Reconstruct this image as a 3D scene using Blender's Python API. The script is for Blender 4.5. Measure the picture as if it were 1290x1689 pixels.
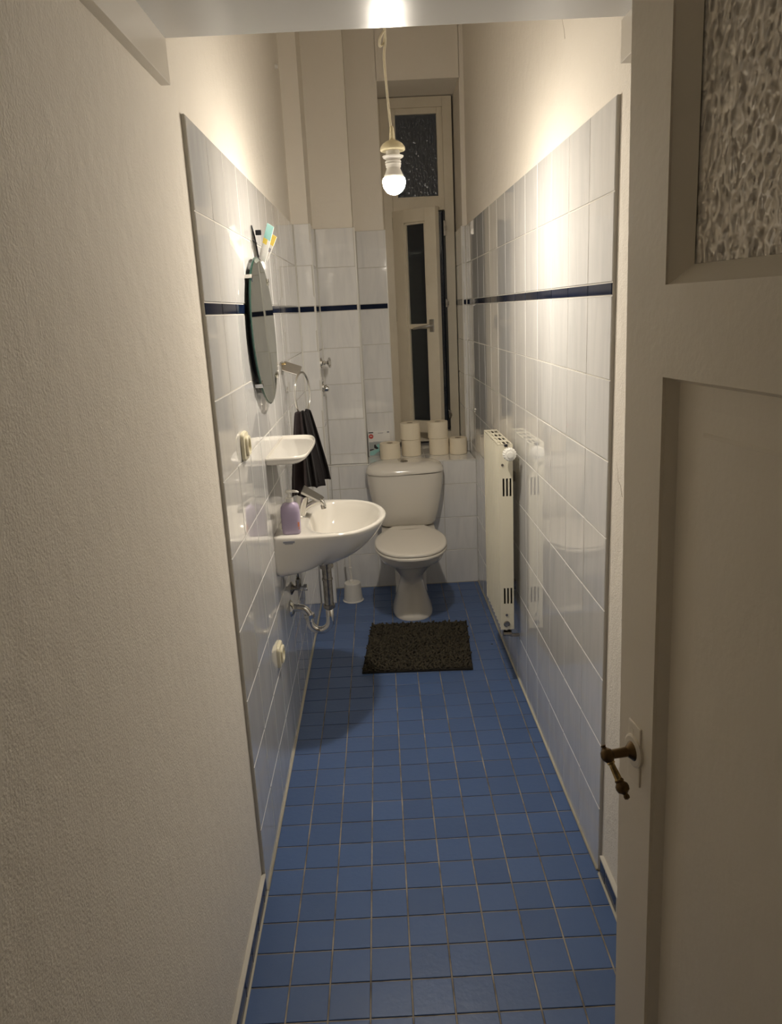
import bpy, bmesh, math, random
import numpy as np
from mathutils import Vector, Matrix
random.seed(7)
for o in list(bpy.data.objects): bpy.data.objects.remove(o)
SC = bpy.context.scene
COL = SC.collection
R = math.radians
# ------------------------------------------------------------------ camera
FPX = 1238.67
pit, yaw, rol = R(14.404), R(0.355), R(-2.848)
F = Vector((math.sin(yaw)*math.cos(pit), math.cos(yaw)*math.cos(pit), -math.sin(pit)))
Rt = Vector((math.cos(yaw), -math.sin(yaw), 0)); Up = Rt.cross(F)
Rt, Up = math.cos(rol)*Rt+math.sin(rol)*Up, -math.sin(rol)*Rt+math.cos(rol)*Up
cam = bpy.data.cameras.new('camera'); co = bpy.data.objects.new('camera', cam); COL.objects.link(co)
m = Matrix((Rt, Up, -F)).transposed().to_4x4(); m.translation = (0, 0, 1.597); co.matrix_world = m
cam.sensor_fit = 'VERTICAL'; cam.sensor_height = 24; cam.sensor_width = 18.33
cam.lens = FPX/1689*24; cam.shift_y = -15/1689; cam.clip_start = .02
SC.camera = co
# ------------------------------------------------------------------ world, exposure
W = bpy.data.worlds.new('night'); SC.world = W; W.use_nodes = True
W.node_tree.nodes['Background'].inputs[0].default_value = (.75, .8, 1, 1)
W.node_tree.nodes['Background'].inputs[1].default_value = .006
VS = SC.view_settings; VS.view_transform = 'Standard'; VS.look = 'None'; VS.gamma = 1; VS.use_curve_mapping = False
VS.exposure = 0.0
BULB = (.0734, 2.47, 1.975); BULB_STRENGTH = 1360.0; BULB_COL = (1, .90, .765)
SC.cycles.diffuse_bounces = 8; SC.cycles.max_bounces = 14

# ------------------------------------------------------------------ materials
def new_mat(name):
    mt = bpy.data.materials.new(name); mt.use_nodes = True
    nt = mt.node_tree; return mt, nt, nt.nodes['Principled BSDF']
def N(nt, t, **k):
    n = nt.nodes.new(t)
    for a, v in k.items():
        if a in n.inputs: n.inputs[a].default_value = v
        else: setattr(n, a, v)
    return n
def M(name, col, rough=.5, metal=0, bump=None, var=None, spec=.5, trans=0, ior=1.45, emit=None, coat=0, objvar=0, sheen=0):
    mt, nt, p = new_mat(name); L = nt.links.new
    p.inputs['Base Color'].default_value = (*col, 1); p.inputs['Roughness'].default_value = rough
    p.inputs['Metallic'].default_value = metal; p.inputs['Specular IOR Level'].default_value = spec
    p.inputs['Transmission Weight'].default_value = trans; p.inputs['IOR'].default_value = ior
    p.inputs['Coat Weight'].default_value = coat; p.inputs['Sheen Weight'].default_value = sheen
    if emit: p.inputs['Emission Color'].default_value = (*emit[0], 1); p.inputs['Emission Strength'].default_value = emit[1]
    tc = N(nt, 'ShaderNodeNewGeometry').outputs['Position']
    src = None
    if var:      # (scale, amount, second colour)
        n = N(nt, 'ShaderNodeTexNoise', Scale=var[0], Detail=5.0, Roughness=.6); L(tc, n.inputs['Vector'])
        r = N(nt, 'ShaderNodeMapRange'); L(n.outputs['Fac'], r.inputs['Value'])
        r.inputs['From Min'].default_value = .35; r.inputs['From Max'].default_value = .7; r.inputs['To Max'].default_value = var[1]
        mx = N(nt, 'ShaderNodeMix', data_type='RGBA'); mx.inputs['A'].default_value = (*col, 1); mx.inputs['B'].default_value = (*var[2], 1)
        L(r.outputs['Result'], mx.inputs['Factor']); src = mx.outputs['Result']
    if objvar:
        oi = N(nt, 'ShaderNodeObjectInfo'); r = N(nt, 'ShaderNodeMapRange'); L(oi.outputs['Random'], r.inputs['Value'])
        r.inputs['To Min'].default_value = 1-objvar; r.inputs['To Max'].default_value = 1+objvar
        hs = N(nt, 'ShaderNodeHueSaturation'); hs.inputs['Color'].default_value = (*col, 1)
        if src: L(src, hs.inputs['Color'])
        L(r.outputs['Result'], hs.inputs['Value']); src = hs.outputs['Color']
    if src: L(src, p.inputs['Base Color'])
    if bump:     # list of (scale, distance)
        prev = None
        for sc, dist in bump:
            n = N(nt, 'ShaderNodeTexNoise', Scale=float(sc), Detail=3.0); L(tc, n.inputs['Vector'])
            b = N(nt, 'ShaderNodeBump', Strength=1.0, Distance=dist); L(n.outputs['Fac'], b.inputs['Height'])
            if prev: L(prev, b.inputs['Normal'])
            prev = b.outputs['Normal']
        L(prev, p.inputs['Normal'])
    return mt
PL = M('plaster', (.79, .745, .67), .85, bump=[(230, .0013), (22, .003)], var=(2.5, .35, (.74, .69, .61)))
PLF = M('plaster_fine', (.77, .725, .65), .8, bump=[(240, .0006), (9, .004)], var=(2.5, .4, (.72, .67, .59)))
def tile_mat():
    mt, nt, p = new_mat('white_wall_tile'); L = nt.links.new
    geo = N(nt, 'ShaderNodeNewGeometry'); oi = N(nt, 'ShaderNodeObjectInfo')
    mp = N(nt, 'ShaderNodeMapping'); mp.inputs['Scale'].default_value = (14, 14, 2.2); L(geo.outputs['Position'], mp.inputs['Vector'])
    ad = N(nt, 'ShaderNodeVectorMath', operation='SCALE'); L(oi.outputs['Random'], ad.inputs['Scale']); ad.inputs[0].default_value = (40, 31, 17)
    sm = N(nt, 'ShaderNodeVectorMath', operation='ADD'); L(mp.outputs['Vector'], sm.inputs[0]); L(ad.outputs['Vector'], sm.inputs[1])
    n = N(nt, 'ShaderNodeTexNoise', Scale=1.6, Detail=4.0, Distortion=.8); L(sm.outputs['Vector'], n.inputs['Vector'])
    cr = N(nt, 'ShaderNodeValToRGB'); L(n.outputs['Fac'], cr.inputs['Fac'])
    cr.color_ramp.elements[0].position = .3; cr.color_ramp.elements[0].color = (.70, .70, .70, 1)
    cr.color_ramp.elements[1].position = .62; cr.color_ramp.elements[1].color = (.78, .775, .765, 1)
    L(cr.outputs['Color'], p.inputs['Base Color'])
    p.inputs['Roughness'].default_value = .035; p.inputs['Specular IOR Level'].default_value = .62; p.inputs['Coat Weight'].default_value = .7; p.inputs['Coat IOR'].default_value = 1.55; p.inputs['Coat Roughness'].default_value = .02
    b = N(nt, 'ShaderNodeBump', Strength=1.0, Distance=.00014); n2 = N(nt, 'ShaderNodeTexNoise', Scale=9.0, Detail=1.0)
    L(geo.outputs['Position'], n2.inputs['Vector']); L(n2.outputs['Fac'], b.inputs['Height']); L(b.outputs['Normal'], p.inputs['Normal'])
    return mt
TILE = tile_mat()
NAVY = M('navy_border_glaze', (.006, .012, .036), .09, objvar=.35)
BLUE = M('blue_floor_glaze', (.072, .128, .282), .38, objvar=.08, var=(26, .5, (.082, .14, .29)), bump=[(60, .0006)])
SKIRT = M('blue_skirting_glaze', (.012, .03, .10), .2)
GROUT = M('white_grout', (.56, .54, .49), .9)
FGROUT = M('floor_grout', (.42, .37, .30), .92, var=(9, 1.0, (.10, .085, .07)))
SILI = M('silicone', (.50, .47, .38), .6)
TRIMW = M('edge_profile_plastic', (.66, .65, .61), .3)
CER = M('white_ceramic', (.74, .71, .65), .09, coat=.4)
CERT = M('toilet_ceramic', (.68, .645, .58), .12, coat=.3)
SEAT = M('toilet_seat_plastic', (.70, .66, .59), .2)
CHR = M('chrome', (.72, .71, .68), .09, metal=1)
CHRD = M('aged_chrome', (.42, .40, .37), .22, metal=1, var=(60, .7, (.2, .18, .15)))
CHRS = M('satin_chrome', (.55, .54, .52), .28, metal=1)
BRS = M('aged_brass', (.62, .47, .22), .24, metal=1, var=(90, .8, (.22, .15, .06)))
BRSD = M('dark_bronze', (.13, .085, .045), .28, metal=1, var=(90, .8, (.16, .11, .05)))
DOORP = M('old_white_door_paint', (.84, .78, .665), .36, bump=[(14, .0014), (130, .0003)], var=(3.0, .5, (.79, .73, .61)))
WINP = M('cream_window_paint', (.72, .66, .54), .42, bump=[(30, .0008)], var=(8, .5, (.62, .56, .44)))
BOARD = M('white_lacquered_board', (.60, .60, .585), .22, bump=[(7, .0008)])
BATT = M('white_batten_paint', (.66, .62, .55), .35)
RAD = M('cream_radiator_enamel', (.72, .68, .55), .3)
RADW = M('radiator_valve_white', (.78, .77, .72), .35)
DARK = M('dark_recess', (.012, .011, .010), .8)
RUBGAP = M('black_rubber_and_gap', (.02, .02, .02), .5)  # for the toilet plug and the painted dark gap at the casement
PAPER = M('tissue_paper', (.80, .72, .57), .95, bump=[(160, .0008)])
CARD = M('cardboard_core', (.30, .24, .17), .9)
IVORY = M('ivory_plastic', (.74, .69, .52), .32)
WPL = M('white_plastic', (.72, .70, .65), .3)
PURP = M('lilac_soap_bottle', (.43, .36, .50), .25, coat=.3)
PURD = M('dark_purple_print', (.12, .07, .15), .4)
ORNG = M('orange_print', (.75, .28, .16), .4)
LABW = M('white_print', (.75, .74, .72), .4)
TEAL = M('teal_print', (.10, .33, .36), .5)
TEALL = M('light_teal_print', (.30, .58, .56), .5)
REDP = M('red_print', (.55, .08, .07), .5)
YEL = M('yellow_print', (.78, .60, .10), .5)
GREYP = M('grey_print', (.28, .29, .33), .5)
BLKP = M('black_print', (.02, .02, .025), .5)
MATB = M('mat_backing', (.018, .015, .011), .95)
MATP = M('charcoal_chenille', (.040, .034, .023), .97, var=(30, .8, (.075, .064, .042)))
TOW = M('black_towel_cloth', (.008, .006, .007), .95, bump=[(400, .0008)])
TOWB = M('brown_black_towel_cloth', (.018, .011, .012), .95, bump=[(400, .0008)])
TOWG = M('grey_piping', (.06, .06, .06), .9)
MIRR = M('mirror_silver', (.52, .56, .50), .015, metal=1)
MIRG = M('mirror_glass_edge', (.010, .045, .035), .12)
GLASS = M('window_glass', (.75, .8, .8), .02, trans=1.0)
def pebble(name, col, rough, sc, dist, trans):
    mt, nt, p = new_mat(name); L = nt.links.new
    p.inputs['Base Color'].default_value = (*col, 1); p.inputs['Roughness'].default_value = rough
    p.inputs['Transmission Weight'].default_value = trans; p.inputs['IOR'].default_value = 1.45
    g = N(nt, 'ShaderNodeNewGeometry'); mp = N(nt, 'ShaderNodeMapping'); mp.inputs['Scale'].default_value = (1, .7, .6)
    L(g.outputs['Position'], mp.inputs['Vector'])
    n0 = N(nt, 'ShaderNodeTexNoise', Scale=sc*.6, Detail=2.0); L(mp.outputs['Vector'], n0.inputs['Vector'])
    mx = N(nt, 'ShaderNodeMix', data_type='RGBA'); mx.inputs['Factor'].default_value = .004
    L(mp.outputs['Vector'], mx.inputs['A']); L(n0.outputs['Color'], mx.inputs['B'])
    v = N(nt, 'ShaderNodeTexVoronoi', Scale=float(sc)); v.feature = 'SMOOTH_F1'; L(mx.outputs['Result'], v.inputs['Vector'])
    b = N(nt, 'ShaderNodeBump', Strength=1.0, Distance=dist, invert=True); L(v.outputs['Distance'], b.inputs['Height']); L(b.outputs['Normal'], p.inputs['Normal'])
    return mt
DGLASS = pebble('pebbled_door_glass', (.92, .87, .78), .06, 150, .0095, .5)
TGLASS = pebble('pebbled_transom_glass', (.55, .60, .66), .18, 90, .006, .92)
GLOBE = M('lit_bulb_globe', (.9, .88, .8), .4, emit=(BULB_COL, BULB_STRENGTH))
# an LED bulb throws most of its light downwards
nt = GLOBE.node_tree; g_ = N(nt, 'ShaderNodeNewGeometry'); sx_ = N(nt, 'ShaderNodeSeparateXYZ'); nt.links.new(g_.outputs['Normal'], sx_.inputs[0])
mr_ = N(nt, 'ShaderNodeMapRange'); nt.links.new(sx_.outputs['Z'], mr_.inputs['Value']); mr_.inputs['From Min'].default_value = 1; mr_.inputs['From Max'].default_value = -1
pw_ = N(nt, 'ShaderNodeMath', operation='POWER'); nt.links.new(mr_.outputs['Result'], pw_.inputs[0]); pw_.inputs[1].default_value = 2.2
ma_ = N(nt, 'ShaderNodeMath', operation='MULTIPLY_ADD'); nt.links.new(pw_.outputs[0], ma_.inputs[0]); ma_.inputs[1].default_value = BULB_STRENGTH*.95; ma_.inputs[2].default_value = BULB_STRENGTH*.05
nt.links.new(ma_.outputs[0], nt.nodes['Principled BSDF'].inputs['Emission Strength'])
CORDW = M('cream_cord', (.72, .66, .50), .45)
CANOPY = M('cream_lamp_plastic', (.74, .66, .44), .35)

# ------------------------------------------------------------------ mesh helpers
def setp(o, label=None, cat=None, group=None, kind=None):
    if label: o['label'] = label
    if cat: o['category'] = cat
    if group: o['group'] = group
    if kind: o['kind'] = kind
    return o
def empty(name, loc=(0, 0, 0), label=None, cat=None, group=None, kind=None):
    o = bpy.data.objects.new(name, None); o.empty_display_size = .05; COL.objects.link(o); o.location = loc
    return setp(o, label, cat, group, kind)
def catmull(pts, n=8, closed=False):
    P = [Vector(p) for p in pts]; out = []
    K = len(P); rng = range(K if closed else K-1)
    for i in rng:
        g = (lambda k: P[k % K]) if closed else (lambda k: P[min(max(k, 0), K-1)])
        a, b, c, d = g(i-1), g(i), g(i+1), g(i+2)
        for j in range(n):
            t = j/n
            out.append(.5*((2*b)+(c-a)*t+(2*a-5*b+4*c-d)*t*t+(3*b-a-3*c+d)*t**3))
    if not closed: out.append(P[-1])
    return out
class B:
    def __init__(s): s.bm = bmesh.new()
    def box(s, a, b, bev=0, mt=None, mi=0):
        x0, y0, z0 = [min(a[i], b[i]) for i in range(3)]; x1, y1, z1 = [max(a[i], b[i]) for i in range(3)]
        vs = [s.bm.verts.new(c) for c in [(x0,y0,z0),(x1,y0,z0),(x1,y1,z0),(x0,y1,z0),(x0,y0,z1),(x1,y0,z1),(x1,y1,z1),(x0,y1,z1)]]
        fs = [s.bm.faces.new([vs[i] for i in q]) for q in [(0,3,2,1),(4,5,6,7),(0,1,5,4),(1,2,6,5),(2,3,7,6),(3,0,4,7)]]
        for f in fs: f.material_index = mi
        if bev:
            es = list({e for f in fs for e in f.edges})
            r = bmesh.ops.bevel(s.bm, geom=es, offset=bev, segments=2, affect='EDGES', profile=.6)
            vs = list({v for f in r['faces'] for v in f.verts} | {v for v in vs if v.is_valid})
        if mt is not None:
            for v in set(vs):
                if v.is_valid: v.co = mt @ v.co
        return s
    def loft(s, rings, cap=True, closed=True, mi=0):
        rr = [[s.bm.verts.new(p) for p in r] for r in rings]; n = len(rr[0])
        for a, b in zip(rr, rr[1:]):
            for i in range(n if closed else n-1):
                j = (i+1) % n
                f = s.bm.faces.new((a[i], a[j], b[j], b[i])); f.material_index = mi
        if cap and closed:
            for r in ([rr[0][::-1], rr[-1]] if cap is True else []):
                f = s.bm.faces.new(r); f.material_index = mi
        return s
    def lathe(s, prof, o=(0, 0, 0), ax=(0, 0, 1), n=24, cap=True, mi=0, sx=1, flute=0, nf=0):
        q = Vector((0, 0, 1)).rotation_difference(Vector(ax).normalized()).to_matrix(); o = Vector(o)
        rings = []
        for r, z in prof:
            rings.append([o+q @ Vector((max(r, 1e-5)*(1+flute*math.cos(nf*2*math.pi*i/n))*math.cos(2*math.pi*i/n)*sx, max(r, 1e-5)*(1+flute*math.cos(nf*2*math.pi*i/n))*math.sin(2*math.pi*i/n), z)) for i in range(n)])
        return s.loft(rings, cap, mi=mi)
    def cyl(s, a, b, r, r2=None, n=16, mi=0):
        a = Vector(a); b = Vector(b); d = b-a
        return s.lathe([(r, 0), (r if r2 is None else r2, d.length)], a, d, n, mi=mi)
    def tube(s, pts, r, n=12, mi=0, closed=False):
        P = [Vector(p) for p in pts]; rings = []; K = len(P)
        T = [(P[(i+1) % K]-P[i-1] if closed else P[min(i+1, K-1)]-P[max(i-1, 0)]).normalized() for i in range(K)]
        nn = T[0].orthogonal().normalized()
        for i in range(K):
            if i: nn = (T[i-1].rotation_difference(T[i]) @ nn); nn = (nn-T[i]*nn.dot(T[i])).normalized()
            bb = T[i].cross(nn); rr = r[i] if isinstance(r, (list, tuple)) else r
            rings.append([P[i]+rr*(math.cos(2*math.pi*k/n)*nn+math.sin(2*math.pi*k/n)*bb) for k in range(n)])
        if closed: rings.append(rings[0]); return s.loft(rings, False, mi=mi)
        return s.loft(rings, True, mi=mi)
    def prism(s, poly, ax, a, b, mi=0):
        """poly of 2-D points in the two other axes, extruded along axis ax from a to b"""
        def P(p, t): v = [0, 0, 0]; o = [i for i in range(3) if i != ax]; v[o[0]] = p[0]; v[o[1]] = p[1]; v[ax] = t; return v
        return s.loft([[P(p, a) for p in poly], [P(p, b) for p in poly]], mi=mi)
    def quad(s, ps, mi=0):
        f = s.bm.faces.new([s.bm.verts.new(p) for p in ps]); f.material_index = mi; return s
    def xf(s, mt):
        for v in s.bm.verts: v.co = mt @ v.co
        return s
    def done(s, name, mat, parent=None, smooth=False, fix=True, mod=None, **kw):
        if fix: bmesh.ops.recalc_face_normals(s.bm, faces=s.bm.faces)
        me = bpy.data.meshes.new(name); s.bm.to_mesh(me); s.bm.free()
        for mt in (mat if isinstance(mat, (list, tuple)) else [mat]): me.materials.append(mt)
        if smooth:
            me.polygons.foreach_set('use_smooth', [True]*len(me.polygons))
            me.update()
            if smooth != 'all': me.set_sharp_from_angle(angle=R(smooth if isinstance(smooth, (int, float)) and smooth > 1 else 40))
        o = bpy.data.objects.new(name, me); COL.objects.link(o)
        if parent:
            o.parent = parent
            if parent.type == 'EMPTY' or True:
                o.matrix_parent_inverse = PINV.get(parent.name, parent.matrix_world.inverted() if False else Matrix.Identity(4))
        return setp(o, **kw)
def plate(bb, u0, u1, v0, v1, holes, P, th):
    us = sorted({u0, u1, *[h[0] for h in holes], *[h[1] for h in holes]}); vs = sorted({v0, v1, *[h[2] for h in holes], *[h[3] for h in holes]})
    for a, b in zip(us, us[1:]):
        for c, d in zip(vs, vs[1:]):
            mu, mv = (a+b)/2, (c+d)/2
            if any(h[0] < mu < h[1] and h[2] < mv < h[3] for h in holes): continue
            bb.box(P(a, c, 0), P(b, d, th))
PINV = {}
def thing(name, loc, label, cat, group=None, kind=None):
    """an Empty at the base of the thing; parts are built in world coordinates"""
    e = empty(name, loc, label, cat, group, kind); PINV[e.name] = Matrix.Translation(Vector(loc)).inverted(); return e
TM = {}
def tile(parent, c, u, v, w, h, mat, name='tile', th=.0085, bev=.0012, jit=.10, kind=None):
    """one tile lying in the plane (u, v); c is the middle of its face"""
    key = (round(w, 4), round(h, 4), mat.name, th)
    if key not in TM:
        bm = bmesh.new(); a, b = w/2, h/2
        rg = [[(-a, -b, -th), (a, -b, -th), (a, b, -th), (-a, b, -th)], [(-a, -b, -bev), (a, -b, -bev), (a, b, -bev), (-a, b, -bev)],
              [(-a+bev, -b+bev, 0), (a-bev, -b+bev, 0), (a-bev, b-bev, 0), (-a+bev, b-bev, 0)]]
        V = [[bm.verts.new(p) for p in r] for r in rg]
        for p, q in zip(V, V[1:]):
            for i in range(4): bm.faces.new((p[i], p[(i+1) % 4], q[(i+1) % 4], q[i]))
        bm.faces.new(V[2]); bm.faces.new(V[0][::-1])
        me = bpy.data.meshes.new(name); bm.to_mesh(me); bm.free(); me.materials.append(mat); TM[key] = me
    o = bpy.data.objects.new(name, TM[key]); COL.objects.link(o); o.parent = parent
    u = Vector(u).normalized(); v = Vector(v).normalized(); n = u.cross(v)
    mt = Matrix((u, v, n)).transposed().to_4x4()
    mt = Matrix.Translation(c) @ mt @ Matrix.Rotation(R(random.gauss(0, jit)), 4, 'X') @ Matrix.Rotation(R(random.gauss(0, jit)), 4, 'Y')
    o.matrix_local = mt
    return o
COURSES = [(0, .205), (.205, .405), (.405, .605), (.605, .805), (.805, 1.005), (1.005, 1.205), (1.205, 1.405), (1.405, 1.605), (1.605, 1.635), (1.635, 1.835), (1.835, 2.035)]
def tiled(parent, o, u, length, courses=COURSES, zmin=0, cuts=None, first=0.0, jw=.003):
    """rows of wall tiles from point o along u; the face looks towards u x z"""
    u = Vector(u).normalized(); o = Vector(o); n = u.cross(Vector((0, 0, 1)))
    if cuts is None:
        cuts = [0]; s = first if first else .2
        while s < length-.01: cuts.append(s); s += .2
        cuts.append(length)
    for z0, z1 in courses:
        z0 = max(z0, zmin)
        if z1-z0 < .012: continue
        for a, b in zip(cuts, cuts[1:]):
            if b-a < .012: continue
            band = z1-z0 < .05 and z0 > 1.5
            tile(parent, o+u*((a+b)/2)+Vector((0, 0, (z0+z1)/2)), u, (0, 0, 1), b-a-jw-(.002 if band else 0), z1-z0-jw, NAVY if band else TILE, name='border_tile' if band else 'tile')
    zt = max(z for _, z in courses)
    bb = B(); p = o-n*.0022; q = o-n*.0095; z0 = zmin
    bb.loft([[p+Vector((0, 0, z0)), p+u*length+Vector((0, 0, z0)), q+u*length+Vector((0, 0, z0)), q+Vector((0, 0, z0))], [p+Vector((0, 0, zt)), p+u*length+Vector((0, 0, zt)), q+u*length+Vector((0, 0, zt)), q+Vector((0, 0, zt))]])
    bb.done('grout_bed', GROUT, parent)

# ================================================================== SETTING
XL = -.398; XR = .556; YT = 1.815; SL = -.0122      # tile faces; where the tiling starts; slope of the right wall
def xr(y): return XR+SL*(y-1.823)
YB = 4.23; YF2 = 4.27; YF3 = 4.485; YW = 4.85; Y1 = 4.0; LEDGE = .745; H = 3.3
# floor
fl = B().box((-1.4, -1.25, -.06), (1.5, 5.0, -.0025)).done('floor', FGROUT, kind='structure')
xs = [-.3987+.1*i for i in range(10)]; y0 = 1.499
for j in range(-2, 28):
    for i in range(10):
        a, b = xs[i], (xs[i+1] if i < 9 else xr(y0+.1*j)+.001)
        y = y0+.1*j
        b2 = min(b, xs[i]+.1) if i < 9 else (b if b-a < .09 else a+.1)
        if i == 9 and b2-a < .012: continue
        tile(fl, ((a+b2)/2, y+.05, 0), (1, 0, 0), (0, 1, 0), round(b2-a-.0042, 3), .0958, BLUE, jit=.12, th=.006, bev=.001)
nb = B()
for j in range(-20, -2):
    for i in range(10):
        a = xs[i]; nb.box((a+.002, y0+.1*j+.002, -.005), ((a+.098) if i < 9 else .545, y0+.1*j+.098, 0))
o = nb.done('near_tiles', BLUE, fl, kind='stuff')
# left wall
wl = B().box((-.55, 0, 0), (XL-.01, 5.0, H)).done('wall_left', PL, kind='structure')
tiled(wl, (XL, YT, 0), (0, 1, 0), Y1-YT)
# right wall, very slightly converging
rb = B(); q = [(xr(0)+.01, 0), (1.0, 0), (1.0, 5.0), (xr(5.0)+.01, 5.0)]
rb.loft([[(x, y, 0) for x, y in q], [(x, y, H) for x, y in q]]); wr = rb.done('wall_right', PL, kind='structure')
ud = Vector((-SL, -1, 0)).normalized(); LR = (YF3-1.828)
ncut = [LR-(.2*k) for k in range(0, 14) if LR-.2*k > .012]; ncut = [0]+sorted(ncut)
tiled(wr, (xr(YF3), YF3, 0), ud, LR, cuts=ncut)
# back: lower wall with ledge, boxed pipe, two faces, window niche
XB1 = -.311; XF2 = -.097; NL, NR = .070, .500
wb = B(); wb.box((-.55, YF3+.01, 0), (NL-.008, 5.0, H)); wb.box((NR+.008, YF3+.01, 0), (1.0, 5.0, H)); wb.box((NL-.01, YF3+.01, 2.795), (NR+.01, 5.0, H)); wb.box((NL-.01, YF3+.01, 0), (NR+.01, 5.0, LEDGE-.01))
wb = wb.done('wall_back', PLF, kind='structure')
tiled(wb, (XF2, YF3+.0015, 0), (1, -.016, 0), NL-XF2, zmin=LEDGE, cuts=[0, NL-XF2])
tiled(wb, (NR, YF3, 0), (1, 0, 0), xr(YF3)-NR, zmin=LEDGE, cuts=[0, xr(YF3)-NR])
tiled(wb, (NR, YW, 0), (0, -1, 0), YW-YF3, zmin=LEDGE, first=.165)
b1 = B().box((-.5, Y1+.01, 0), (XB1-.01, 5, H)).done('wall_back_left', PLF, kind='structure')
tiled(b1, (XL, Y1, 0), (1, 0, 0), XB1-XL, cuts=[0, XB1-XL])
tiled(b1, (XB1, Y1, 0), (0, 1, 0), YF2-Y1, cuts=[0, .07, YF2-Y1])
b2 = B().box((-.5, YF2+.01, LEDGE-.02), (XF2-.01, 5, H)).done('wall_back_center', PLF, kind='structure')
tiled(b2, (XB1, YF2, 0), (1, 0, 0), XF2-XB1, zmin=LEDGE, cuts=[0, XF2-XB1])
tiled(b2, (XF2, YF2, 0), (0, 1, 0), YF3-YF2, zmin=LEDGE, cuts=[0, YF3-YF2])
b3 = B().box((XB1-.02, YB+.01, 0), (1.0, YF3+.05, LEDGE-.01)).done('wall_back_lower', PLF, kind='structure')
lc = [(0, .205), (.205, .405), (.405, .605), (.605, LEDGE)]
cx = [XB1, -.265, -.065, .135, .335, xr(YB)]
tiled(b3, (XB1, YB, 0), (1, 0, 0), xr(YB)-XB1, courses=lc, cuts=[c-XB1 for c in cx])
for a, b, y0_, y1_ in [(XB1, XF2, YB, YF2), (XF2, .04, YB, YF3), (.04, .24, YB, YF3-.03), (.24, .44, YB, YF3-.03), (.44, .522, YB, YF3), (NL, .24, YF3-.03, YF3+.17), (.24, .44, YF3-.03, YF3+.17), (.44, NR, YF3, YF3+.17), (NL, .24, YF3+.17, YW), (.24, .44, YF3+.17, YW), (.44, NR, YF3+.17, YW)]:
    tile(b3, ((a+b)/2, (y0_+y1_)/2, LEDGE), (1, 0, 0), (0, 1, 0), b-a-.003, y1_-y0_-.003, TILE, jit=.05)
B().box((XB1, YB+.002, LEDGE-.009), (NR+.02, YW, LEDGE-.002)).done('grout_bed', GROUT, b3)
# white plastic corner profiles and silicone joints
B().box((XF2, YB-.0015, LEDGE-.006), (xr(YB), YB+.007, LEDGE+.0015), .001).done('edge_trim', TRIMW, b3)
B().box((XB1, YB-.0015, LEDGE-.004), (XF2, YB+.006, LEDGE+.0015), .001).done('edge_trim', TRIMW, b3)
B().box((XF2-.006, YF2-.0015, LEDGE), (XF2+.0015, YF2+.006, 2.036), .001).done('edge_trim', TRIMW, b2)
B().box((XB1-.004, Y1-.0012, 0), (XB1+.0012, Y1+.004, 2.036), .0008).done('edge_trim', TRIMW, b1)
B().box((NL-.005, YF3-.0015, LEDGE), (NL+.0015, YF3+.006, 2.036), .001).done('edge_trim', TRIMW, wb)
B().box((NR-.0015, YF3-.0015, LEDGE), (NR+.006, YF3+.006, 2.036), .001).done('edge_trim', TRIMW, wb)
def joint(par, a, b, r=.0035): B().cyl(a, b, r, n=8).done('silicone_joint', SILI, par, smooth='all')
joint(wl, (XL+.001, YT, .002), (XL+.001, Y1, .002), .005)
joint(wr, (xr(1.83)-.001, 1.83, .002), (xr(YB)-.001, YB, .002), .005)
joint(b3, (XB1, YB-.001, .001), (xr(YB), YB-.001, .001), .003)
B().cyl((XL+.001, Y1-.001, 0), (XL+.001, Y1-.001, 2.035), .0035, n=8).done('corner_joint', TRIMW, b1, smooth='all')
B().cyl((XB1+.001, YF2-.001, LEDGE), (XB1+.001, YF2-.001, 2.035), .003, n=8).done('corner_joint', TRIMW, b2, smooth='all')
B().cyl((XF2+.001, YF3-.001, LEDGE), (XF2+.001, YF3-.001, 2.035), .003, n=8).done('corner_joint', TRIMW, wb, smooth='all')
B().cyl((xr(YF3)-.001, YF3-.001, LEDGE), (xr(YF3)-.001, YF3-.001, 2.035), .003, n=8).done('corner_joint', TRIMW, wb, smooth='all')
# skirting of blue tiles on the untiled near walls
for side, par_n in ((-1, 'baseboard_left'), (1, 'baseboard_right')):
    x = XL if side < 0 else XR
    xf = (lambda y: XL) if side < 0 else (lambda y: xr(y))
    base = B().box((x-.002*side*-1, .15, 0), (x+side*.012, YT-.002, .056)).done(par_n, GROUT, kind='structure')
    y = YT-.003; k = 0
    while y > .3:
        w = .045 if k == 0 else .1
        if side < 0: tile(base, (XL, y-w/2, .029), (0, 1, 0), (0, 0, 1), w-.003, .053, SKIRT, th=.006)
        else: tile(base, (xf(y-w/2), y-w/2, .029), (0, -1, 0), (0, 0, 1), w-.003, .053, SKIRT, th=.006)
        y -= w; k += 1
    xx = XL if side < 0 else XR
    B().box((xx-side*.001, .15, .0565), (xx+side*.0125, YT-.002, .0635), .001).done('grout_cap', GROUT, base)
    joint(base, (xx-side*.001, .2, .001), (xx-side*.001, YT, .001), .004)
# ceiling and the wall with the doorway behind the camera
B().box((-1.4, -1.25, H), (1.5, 5.0, H+.05)).done('ceiling', PLF, kind='structure')
wf = B(); wf.box((-.55, -.06, 0), (-.36, .06, H)); wf.box((.42, -.06, 0), (1.0, .06, H)); wf.box((-.36, -.06, 2.02), (.42, .06, H))
wf.done('wall_front', PL, kind='structure')
hw_ = B(); hw_.box((-1.3, -1.25, 0), (1.4, -1.15, H)).box((-1.4, -1.25, 0), (-1.3, 0, H)).box((1.4, -1.25, 0), (1.5, 0, H)); hw_.box((-1.4, -.06, 0), (-.55, .0, H)).box((1.0, -.06, 0), (1.5, .0, H))
hw_.done('wall_hall_unseen', PL, kind='structure')  # unseen hallway walls, added to bounce light back through the doorway
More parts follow.
